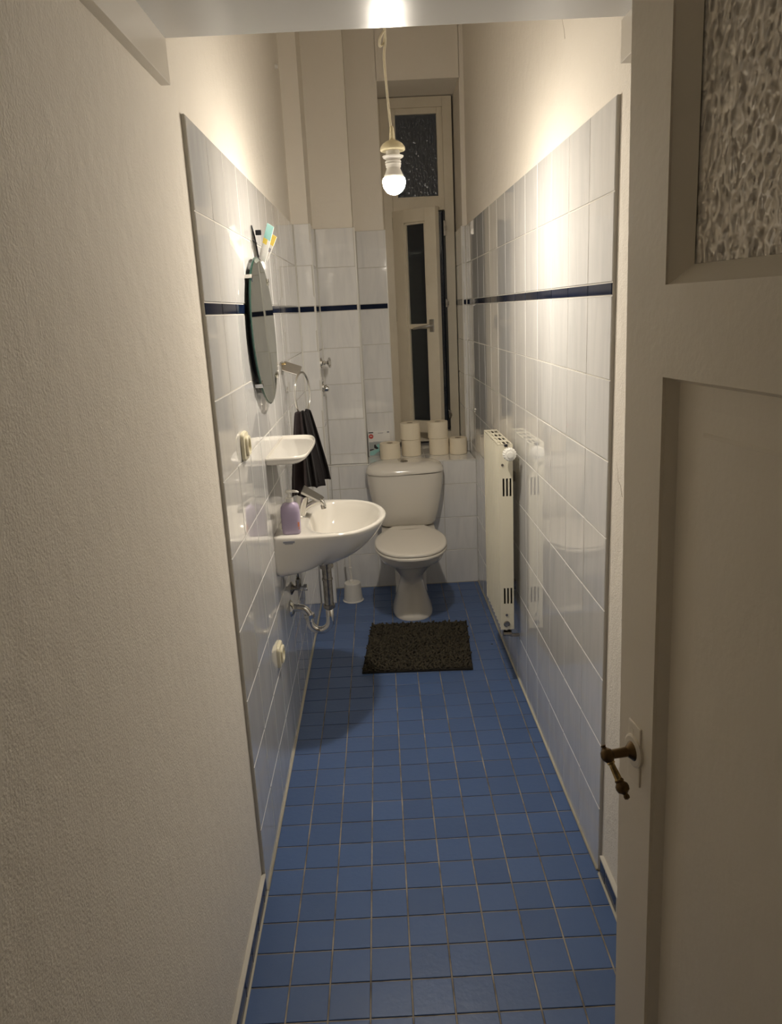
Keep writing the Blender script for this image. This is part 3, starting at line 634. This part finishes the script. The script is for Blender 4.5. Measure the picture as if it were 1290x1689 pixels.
rosette(4.125, 1.208, False, 'chrome capped stopcock, lower one on the pipe boxing')
# small pipe stub high on the left wall
B().lathe([(.010, 0), (.010, .014), (.006, .015), (.006, .004)], (XL-.0105, 3.83, 2.70), (1, 0, -.2), 16).done('wall_hook', WPL, smooth=35, label='small white hook high on the left plaster wall', cat='hook')

# ================================================================== TOILET
to = thing('toilet', (.115, 3.9, 0), 'white close coupled toilet with lid down against the back wall', 'toilet')
TX = .115
def oval(hw, yf, yb, z, e=2.3, n=40, xc=TX, back=2.6):
    ym = yf+(yb-yf)*.42; out = []
    for i in range(n):
        a = 2*math.pi*i/n; c, s_ = math.cos(a), math.sin(a)
        ex = e if s_ < 0 else back; ry = (ym-yf) if s_ < 0 else (yb-ym)
        rr = (abs(c/hw)**ex+abs(s_/ry)**ex)**(-1/ex); out.append((xc+c*rr, ym+s_*rr, z))
    return out
pb = B()
pb.loft([oval(.107, 3.690, 4.12, 0, 2.6), oval(.107, 3.690, 4.12, .008, 2.6), oval(.101, 3.700, 4.11, .02, 2.6), oval(.088, 3.730, 4.10, .07, 2.6), oval(.072, 3.765, 4.09, .125, 2.6), oval(.062, 3.790, 4.08, .165, 2.6),
    oval(.063, 3.785, 4.08, .19, 2.4), oval(.078, 3.745, 4.08, .225, 2.2), oval(.105, 3.68, 4.07, .27, 2.1), oval(.136, 3.61, 4.06, .315, 2.1), oval(.150, 3.575, 4.06, .333, 2.1), oval(.164, 3.545, 4.06, .345, 2.15),
    oval(.172, 3.525, 4.06, .370, 2.15), oval(.174, 3.52, 4.06, .398, 2.15), oval(.168, 3.53, 4.05, .404, 2.15)])
pb.done('bowl', CERT, to, smooth=40)
rr_ = B(); rr_.loft([[(TX+x*w, y, z) for x, y in ((-1, 3.93), (-.8, 3.90), (.8, 3.90), (1, 3.93), (1, 4.20), (-1, 4.20))] for w, z in ((.094, 0), (.092, .01), (.084, .12), (.088, .25), (.12, .33), (.15, .398))])
rr_.done('pedestal_back', CERT, to, smooth=25)
B().lathe([(.0085, 0), (.0085, .006), (.005, .008)], (TX-.087, 3.97, .24), (-1, -.4, 0), 12).done('side_plug', RUBGAP, to, smooth=30, label='black plug on the side of the pedestal')
def seat_ol(k=0.0):
    pts = [(0, 3.462), (.075, 3.475), (.135, 3.525), (.172, 3.60), (.186, 3.69), (.180, 3.79), (.146, 3.895), (.094, 3.98), (.085, 3.99), (0, 3.99), (-.085, 3.99), (-.094, 3.98), (-.146, 3.895), (-.180, 3.79), (-.186, 3.69), (-.172, 3.60), (-.135, 3.525), (-.075, 3.475)]
    o_ = catmull([(TX+x, y) if False else (TX+x, y, 0) for x, y in pts], 5, closed=True); c = Vector((TX, 3.74, 0))
    return [c+(p-c)*(1-k/(p-c).length) for p in o_]
def zr(P, z): return [(p[0], p[1], z) for p in P]
B().loft([zr(seat_ol(.006), .4045), zr(seat_ol(.001), .408), zr(seat_ol(0), .414), zr(seat_ol(.001), .420), zr(seat_ol(.005), .423)]).done('seat', SEAT, to, smooth=45)
B().loft([zr(seat_ol(.008), .4245), zr(seat_ol(.002), .427), zr(seat_ol(.001), .433), zr(seat_ol(.003), .438), zr(seat_ol(.010), .4415), zr(seat_ol(.03), .4425), zr(seat_ol(.09), .4432)]).done('seat_lid', SEAT, to, smooth=45)
for s_ in (-1, 1): B().cyl((TX+s_*.06-.018, 4.0, .421), (TX+s_*.06+.018, 4.0, .421), .012, n=14).done('hinge', WPL, to, smooth=40)
def tank_ol(hw, yf, z, n=48, yb=4.222):
    out = []
    for i in range(n):
        a = 2*math.pi*i/n; c, s_ = math.cos(a), math.sin(a); ym = (yf+yb)/2+.03
        ry = (ym-yf) if s_ < 0 else (yb-ym); e = 3.4 if s_ < 0 else 9
        rr = (abs(c/hw)**e+abs(s_/ry)**e)**(-1/e); out.append((TX-.003+c*rr, ym+s_*rr, z))
    return out
B().loft([tank_ol(.135, 4.10, .402), tank_ol(.157, 4.075, .41), tank_ol(.168, 4.06, .43), tank_ol(.182, 4.048, .49), tank_ol(.197, 4.040, .56), tank_ol(.208, 4.036, .63), tank_ol(.213, 4.035, .69), tank_ol(.214, 4.035, .712)]).done('cistern', CERT, to, smooth=40)
def wavy(P, amp): return [(x, y, z+amp*math.sin((x-TX)/.215*math.pi)*(1 if y < 4.1 else .3)) for x, y, z in P]
B().loft([wavy(tank_ol(.2165, 4.030, .7145), .003), wavy(tank_ol(.218, 4.029, .718), .003), wavy(tank_ol(.2175, 4.030, .728), .001), tank_ol(.206, 4.042, .748), tank_ol(.185, 4.058, .760), tank_ol(.15, 4.075, .768), tank_ol(.09, 4.095, .771), tank_ol(.04, 4.11, .7715)]).done('cistern_lid', CERT, to, smooth='all')
B().lathe([(.0215, .7705), (.0215, .7745), (.019, .7765), (.018, .7755), (.001, .7755)], (TX-.005, 4.13, 0), n=28).done('flush_button', CHRD, to, smooth=30, label='round chrome flush button')
# brush
br = thing('toilet_brush', (-.217, 4.03, 0), 'white toilet brush in a round plastic holder left of the toilet', 'toilet brush')
B().lathe([(.058, 0), (.060, .003), (.058, .006), (.054, .008), (.047, .098), (.0465, .105), (.044, .108), (.040, .107), (.012, .112)], (-.217, 4.03, 0), n=36).done('brush_holder', WPL, br, smooth=35)
B().lathe([(.011, .112), (.010, .122), (.006, .126), (.0055, .19), (.009, .192), (.009, .197), (.0055, .20), (.0062, .30), (.008, .33), (.0, .335)], (-.217, 4.03, 0), (-.035, .01, 1), 16).done('brush_handle', WPL, br, smooth=35)

# ================================================================== TOILET ROLLS, GLOVE PACK
def roll(x, y, z, r, h, label):
    e = thing('toilet_roll', (x, y, z), label, 'toilet roll', 'toilet rolls on the ledge')
    rc_ = .019; n = 40
    B().lathe([(r-.002, 0), (r, .002), (r, h-.002), (r-.002, h), (rc_+.001, h-.0005), (rc_, h-.003), (rc_, .002), (rc_, 0)], (x, y, z), n=n, cap=False).done('paper', PAPER, e, smooth=35)
    B().lathe([(rc_-.0005, .001), (rc_-.0005, h-.001), (rc_-.002, h-.001), (rc_-.002, .001)], (x, y, z), n=24, cap=False).done('core', CARD, e, smooth=35)
Z = LEDGE+.0006
roll(.037, 4.378, Z, .060, .093, 'toilet roll standing alone at the left beside the glove pack')
roll(.166, 4.448, Z, .0575, .098, 'toilet roll, lower one of the stack left of the window gap')
roll(.163, 4.447, Z+.0985, .060, .098, 'toilet roll, upper one of the stack left of the window gap')
roll(.333, 4.448, Z, .0585, .098, 'toilet roll, lower one of the stack right of the window gap')
roll(.329, 4.450, Z+.0985, .060, .098, 'toilet roll, upper one of the stack right of the window gap')
roll(.4465, 4.432, Z, .0515, .096, 'toilet roll standing alone at the right end of the ledge')
gm = Matrix.Translation((-.090, 4.452, LEDGE+.001)) @ Matrix.Rotation(R(-4), 4, 'X')
gp_ = B().box((0, 0, 0), (.135, .022, .150), .003, mt=gm).done('glove_pack', LABW, label='flat pack of cleaning gloves leaning on the tiles behind the left toilet roll', cat='pack')
def gq(poly, mat, d=-.0006, nm='print'):
    B().prism(poly, 1, d, .0005).xf(gm).done(nm, mat, gp_)
gq([(.004, .142), (.032, .142), (.032, .148), (.004, .148)], BLKP)
gq([(.018+.014*math.cos(a), .122+.014*math.sin(a)) for a in [2*math.pi*i/20 for i in range(20)]], REDP)
gq([(.012, .121), (.024, .121), (.024, .125), (.012, .125)], LABW, -.0010)
gq([(.114, .140), (.128, .140), (.128, .149), (.114, .149)], GREYP)
gq([(.06, .139), (.09, .139), (.09, .142), (.06, .142)], GREYP)
gq([(.004, .004), (.131, .004), (.131, .085), (.004, .088)], M('pack_grey', (.38, .40, .40), .4))
gq([(.03, .088), (.131, .088), (.131, .090), (.03, .090)], GREYP, -.0008)
gq([(.006, .008), (.03, .010), (.058, .03), (.075, .045), (.062, .052), (.04, .042), (.012, .034), (.005, .024)], TEALL, -.0010)
gq([(.048, .056), (.062, .052), (.085, .06), (.1, .075), (.088, .082), (.065, .078), (.05, .07)], TEALL, -.0010)
gq([(.06, .03), (.08, .045), (.095, .065), (.10, .06), (.085, .035), (.068, .02)], TEAL, -.0012)
gq([(.034, .052), (.05, .044), (.06, .05), (.046, .064), (.04, .075), (.033, .068)], BLKP, -.0013)
gq([(.006, .036), (.03, .042), (.03, .047), (.006, .044)], BLKP, -.0013)

# ================================================================== RADIATOR
ra_ = thing('radiator', (.49, 3.08, .27), 'cream panel radiator with thermostat knob on the right tiled wall', 'radiator')
RX0, RX1, RY0, RY1, RZ0, RZ1 = .452, .508, 2.925, 3.31, .270, 1.060
RM = Matrix.Translation((.48, 3.1, 0)) @ Matrix.Rotation(R(.7), 4, 'Z') @ Matrix.Translation((-.48, -3.1, 0))
nr = 9; prof = []
for i in range(nr):
    y = RY0+.004+(RY1-RY0-.008)*i/nr; w = (RY1-RY0-.008)/nr
    for k_ in range(7): prof.append((RX0+.0105-.010*abs(math.sin(math.pi*k_/7))**.7, y+w*k_/7))
prof += [(RX0+.0105, RY1-.004), (RX0+.0135, RY1-.004), (RX0+.0135, RY0+.004)]
B().loft([[(x, y, RZ0+.004) for x, y in prof], [(x+.004, y, RZ0) for x, y in prof]][::-1]+[[(x, y, RZ1-.012) for x, y in prof], [(x+.004, y, RZ1-.005) for x, y in prof]]).xf(RM).done('front_panel', RAD, ra_)
B().box((RX1-.0042, RY0+.004, RZ0+.004), (RX1-.0012, RY1-.004, RZ1-.008), .003).xf(RM).done('back_panel', RAD, ra_)
hol = []
for k_ in range(3):
    x0 = RX0+.0145+k_*.0140
    hol += [(x0, x0+.0075, .848, .922), (x0, x0+.0075, .385, .455)]
sc_ = B(); plate(sc_, RX0, RX1, RZ0, RZ1, hol, lambda u, v, t_: (u, RY0+t_, v), .003); sc_.xf(RM).done('side_cover', RAD, ra_)
B().box((RX0, RY1-.003, RZ0), (RX1, RY1, RZ1), .001).xf(RM).done('side_cover', RAD, ra_)
B().box((RX0+.021, RY0+.012, RZ0+.02), (RX1-.012, RY1-.01, RZ1-.012)).xf(RM).done('shade_core', M('radiator_inside_shade', (.05, .045, .035), .8), ra_)  # solid dark block puts the inner shade into slots and grille holes
hl = []
for i in range(3):
    for j in range(4):
        x0 = RX0+.006+i*.016; y_ = RY0+.014+j*.093; hl.append((x0, x0+.0115, y_, y_+.062))
tg = B(); plate(tg, RX0, RX1, RY0, RY1, hl, lambda u, v, t_: (u, v, RZ1-t_), .003); tg.xf(RM).done('top_grille', RAD, ra_)
kc = RM @ Vector((RX0+.036, RY0, 1.028))
B().lathe([(.010, 0), (.010, .02), (.022, .024), (.0255, .030), (.0255, .052), (.022, .057), (.013, .058), (.012, .061), (.004, .062)], kc, (0, -1, 0), 64, flute=.045, nf=16).done('thermostat_knob', RADW, ra_, smooth=25, label='white fluted thermostat knob')
B().box((RX0+.022, RY0-.012, 1.052), (RX0+.034, RY0, 1.062), .001).xf(RM).done('valve_key', BLKP, ra_)
B().lathe([(.005, 0), (.005, .004)], (RX0+.016, RY0, .978), (0, -1, 0), 12).done('screw', CHRD, ra_)
B().lathe([(.005, 0), (.005, .003)], (RX0+.028, RY0, .336), (0, -1, 0), 12).done('screw', CHRD, ra_)
B().lathe([(.0135, 0), (.0135, .003), (.011, .004), (.010, .002)], (RX0+.028, RY0, .295), (0, -1, 0), 24).done('blind_plug', CHRD, ra_, smooth=30)
vb = B().cyl((RX0+.03, RY0+.03, RZ0), (RX0+.03, RY0+.03, .235), .011, n=8).cyl((RX0+.015, RY0+.02, .243), (RX0+.05, RY0+.02, .243), .013, n=8).cyl((RX0+.045, RY0+.045, RZ0), (RX0+.045, RY0+.045, .235), .010, n=8)
vb.tube(catmull([(RX0+.045, RY0+.045, .24), (RX0+.05, RY0+.045, .225), (RX0+.075, RY0+.045, .222), (RX0+.088, RY0+.045, .222)], 5), .008, 10); vb.done('connection_valve', CHRD, ra_, smooth=35, label='dark metal pipe valve under the radiator')
for z in (.42, .9): B().box((RX1-.004, RY0+.12, z-.02), (RX1+.034, RY0+.15, z+.02), .001).done('wall_bracket', CHRD, ra_)

# ================================================================== BATH MAT
bmat = thing('bath_mat', (.12, 3.38, 0), 'charcoal shaggy chenille bath mat in front of the toilet', 'bath mat')
c4 = [(-.150, 3.118), (.353, 3.100), (.385, 3.628), (-.110, 3.650)]
def mp(u, v):
    a = Vector(c4[0]).lerp(Vector(c4[1]), u); b = Vector(c4[3]).lerp(Vector(c4[2]), u); return a.lerp(b, v)
B().loft([[(*mp(u, v), z) for u, v in ((0, 0), (1, 0), (1, 1), (0, 1))] for z in (.0008, .009)]).done('mat_backing', MATB, bmat)
V = []; Fc = []; rn = random.Random(3)
nx, ny = 46, 45; hx = .0058
for iy in range(ny):
    for ix in range(nx):
        u = .012+.976*(ix+.5+rn.uniform(-.4, .4))/nx; v = .015+.97*(iy+.5+rn.uniform(-.4, .4))/ny; p = mp(u, v)
        an = rn.uniform(0, 2*math.pi); ln = rn.uniform(.012, .022); ts_ = rn.uniform(.1, .9)
        d = Vector((math.cos(an)*ts_, math.sin(an)*ts_-.15, 1)).normalized(); q_ = Vector((-math.sin(an), math.cos(an), 0)); w_2 = d.cross(q_).normalized(); base = len(V)
        r_ = rn.uniform(.0045, .0062); ctrp = Vector((p[0], p[1], .006)); bend = Vector((math.cos(an), math.sin(an), -.4))*.004
        for kk, rf in ((0, .8), (.5, 1), (.88, .8)):
            cc = ctrp+d*ln*kk+bend*kk*kk
            for s_ in range(5): a = 2*math.pi*s_/5; V.append(cc+r_*rf*(math.cos(a)*q_+math.sin(a)*w_2))
        V.append(ctrp+d*ln+bend)
        for lv_ in range(2):
            for s_ in range(5):
                t_ = (s_+1) % 5; Fc.append((base+lv_*5+s_, base+lv_*5+t_, base+lv_*5+5+t_, base+lv_*5+5+s_))
        for s_ in range(5): Fc.append((base+10+s_, base+10+(s_+1) % 5, base+15))
me = bpy.data.meshes.new('shag_pile'); me.from_pydata(V, [], Fc); me.materials.append(MATP); me.polygons.foreach_set('use_smooth', [True]*len(Fc)); me.update()
o = bpy.data.objects.new('shag_pile', me); COL.objects.link(o); o.parent = bmat; o.matrix_parent_inverse = PINV[bmat.name]; o['kind'] = 'stuff'
def crack(par, pts, r, nm='plaster_crack'):
    B().tube([Vector(p) for p in pts], r, 5).done(nm, CARD, par)
xc_ = xr(1.7)+.0098
crack(wr, [(xc_, 1.795, 1.215), (xc_, 1.78, 1.19), (xc_, 1.775, 1.168), (xc_, 1.757, 1.160), (xc_, 1.742, 1.135)], .0011)
crack(wr, [(xr(2.3)+.0098, 2.36, 2.36), (xr(2.3)+.0098, 2.335, 2.325), (xr(2.3)+.0098, 2.325, 2.30)], .0009)
crack(wr, [(xc_, 1.70, .92), (xc_, 1.705, .905)], .0008)
# floor chips
B().lathe([(.006, .0001), (.005, .0006)], (.478, 3.36, 0), n=9).done('floor_chip', BLKP, label='small black scrap on the blue floor right of the mat', cat='debris')

# small pieces that belong to a part of their thing
for ch, par in (('pin_holes', 'socket_insert'), ('socket_well', 'socket_insert'), ('aerator', 'spout'), ('lever', 'tap_body'), ('turn_knob', 'rosette'), ('cover_cap', 'rosette'), ('valve_knob', 'valve_body'), ('flush_button', 'cistern_lid'), ('hinge', 'seat'), ('side_plug', 'pedestal_back'), ('blind_plug', 'side_cover'), ('valve_key', 'thermostat_knob'), ('pump_head', 'pump_collar'), ('label_print', 'bottle_body'), ('flower_print', 'bottle_body'), ('cord_grip', 'cord'), ('holder_ring', 'lamp_holder'), ('bulb_neck', 'bulb_globe'), ('maker_mark', 'basin_body'), ('clip_knob', 'back_plate'), ('wire_edge', 'back_plate'), ('screw', 'bracket')):
    for o in [o for o in SC.objects if o.name.split('.')[0] == ch and o.parent and o.parent.type == 'EMPTY' and 'category' in o.parent]:
        sib = [q for q in o.parent.children if q.name.split('.')[0] == par]
        if sib: o.parent = sib[0]; o.matrix_parent_inverse = Matrix.Identity(4)
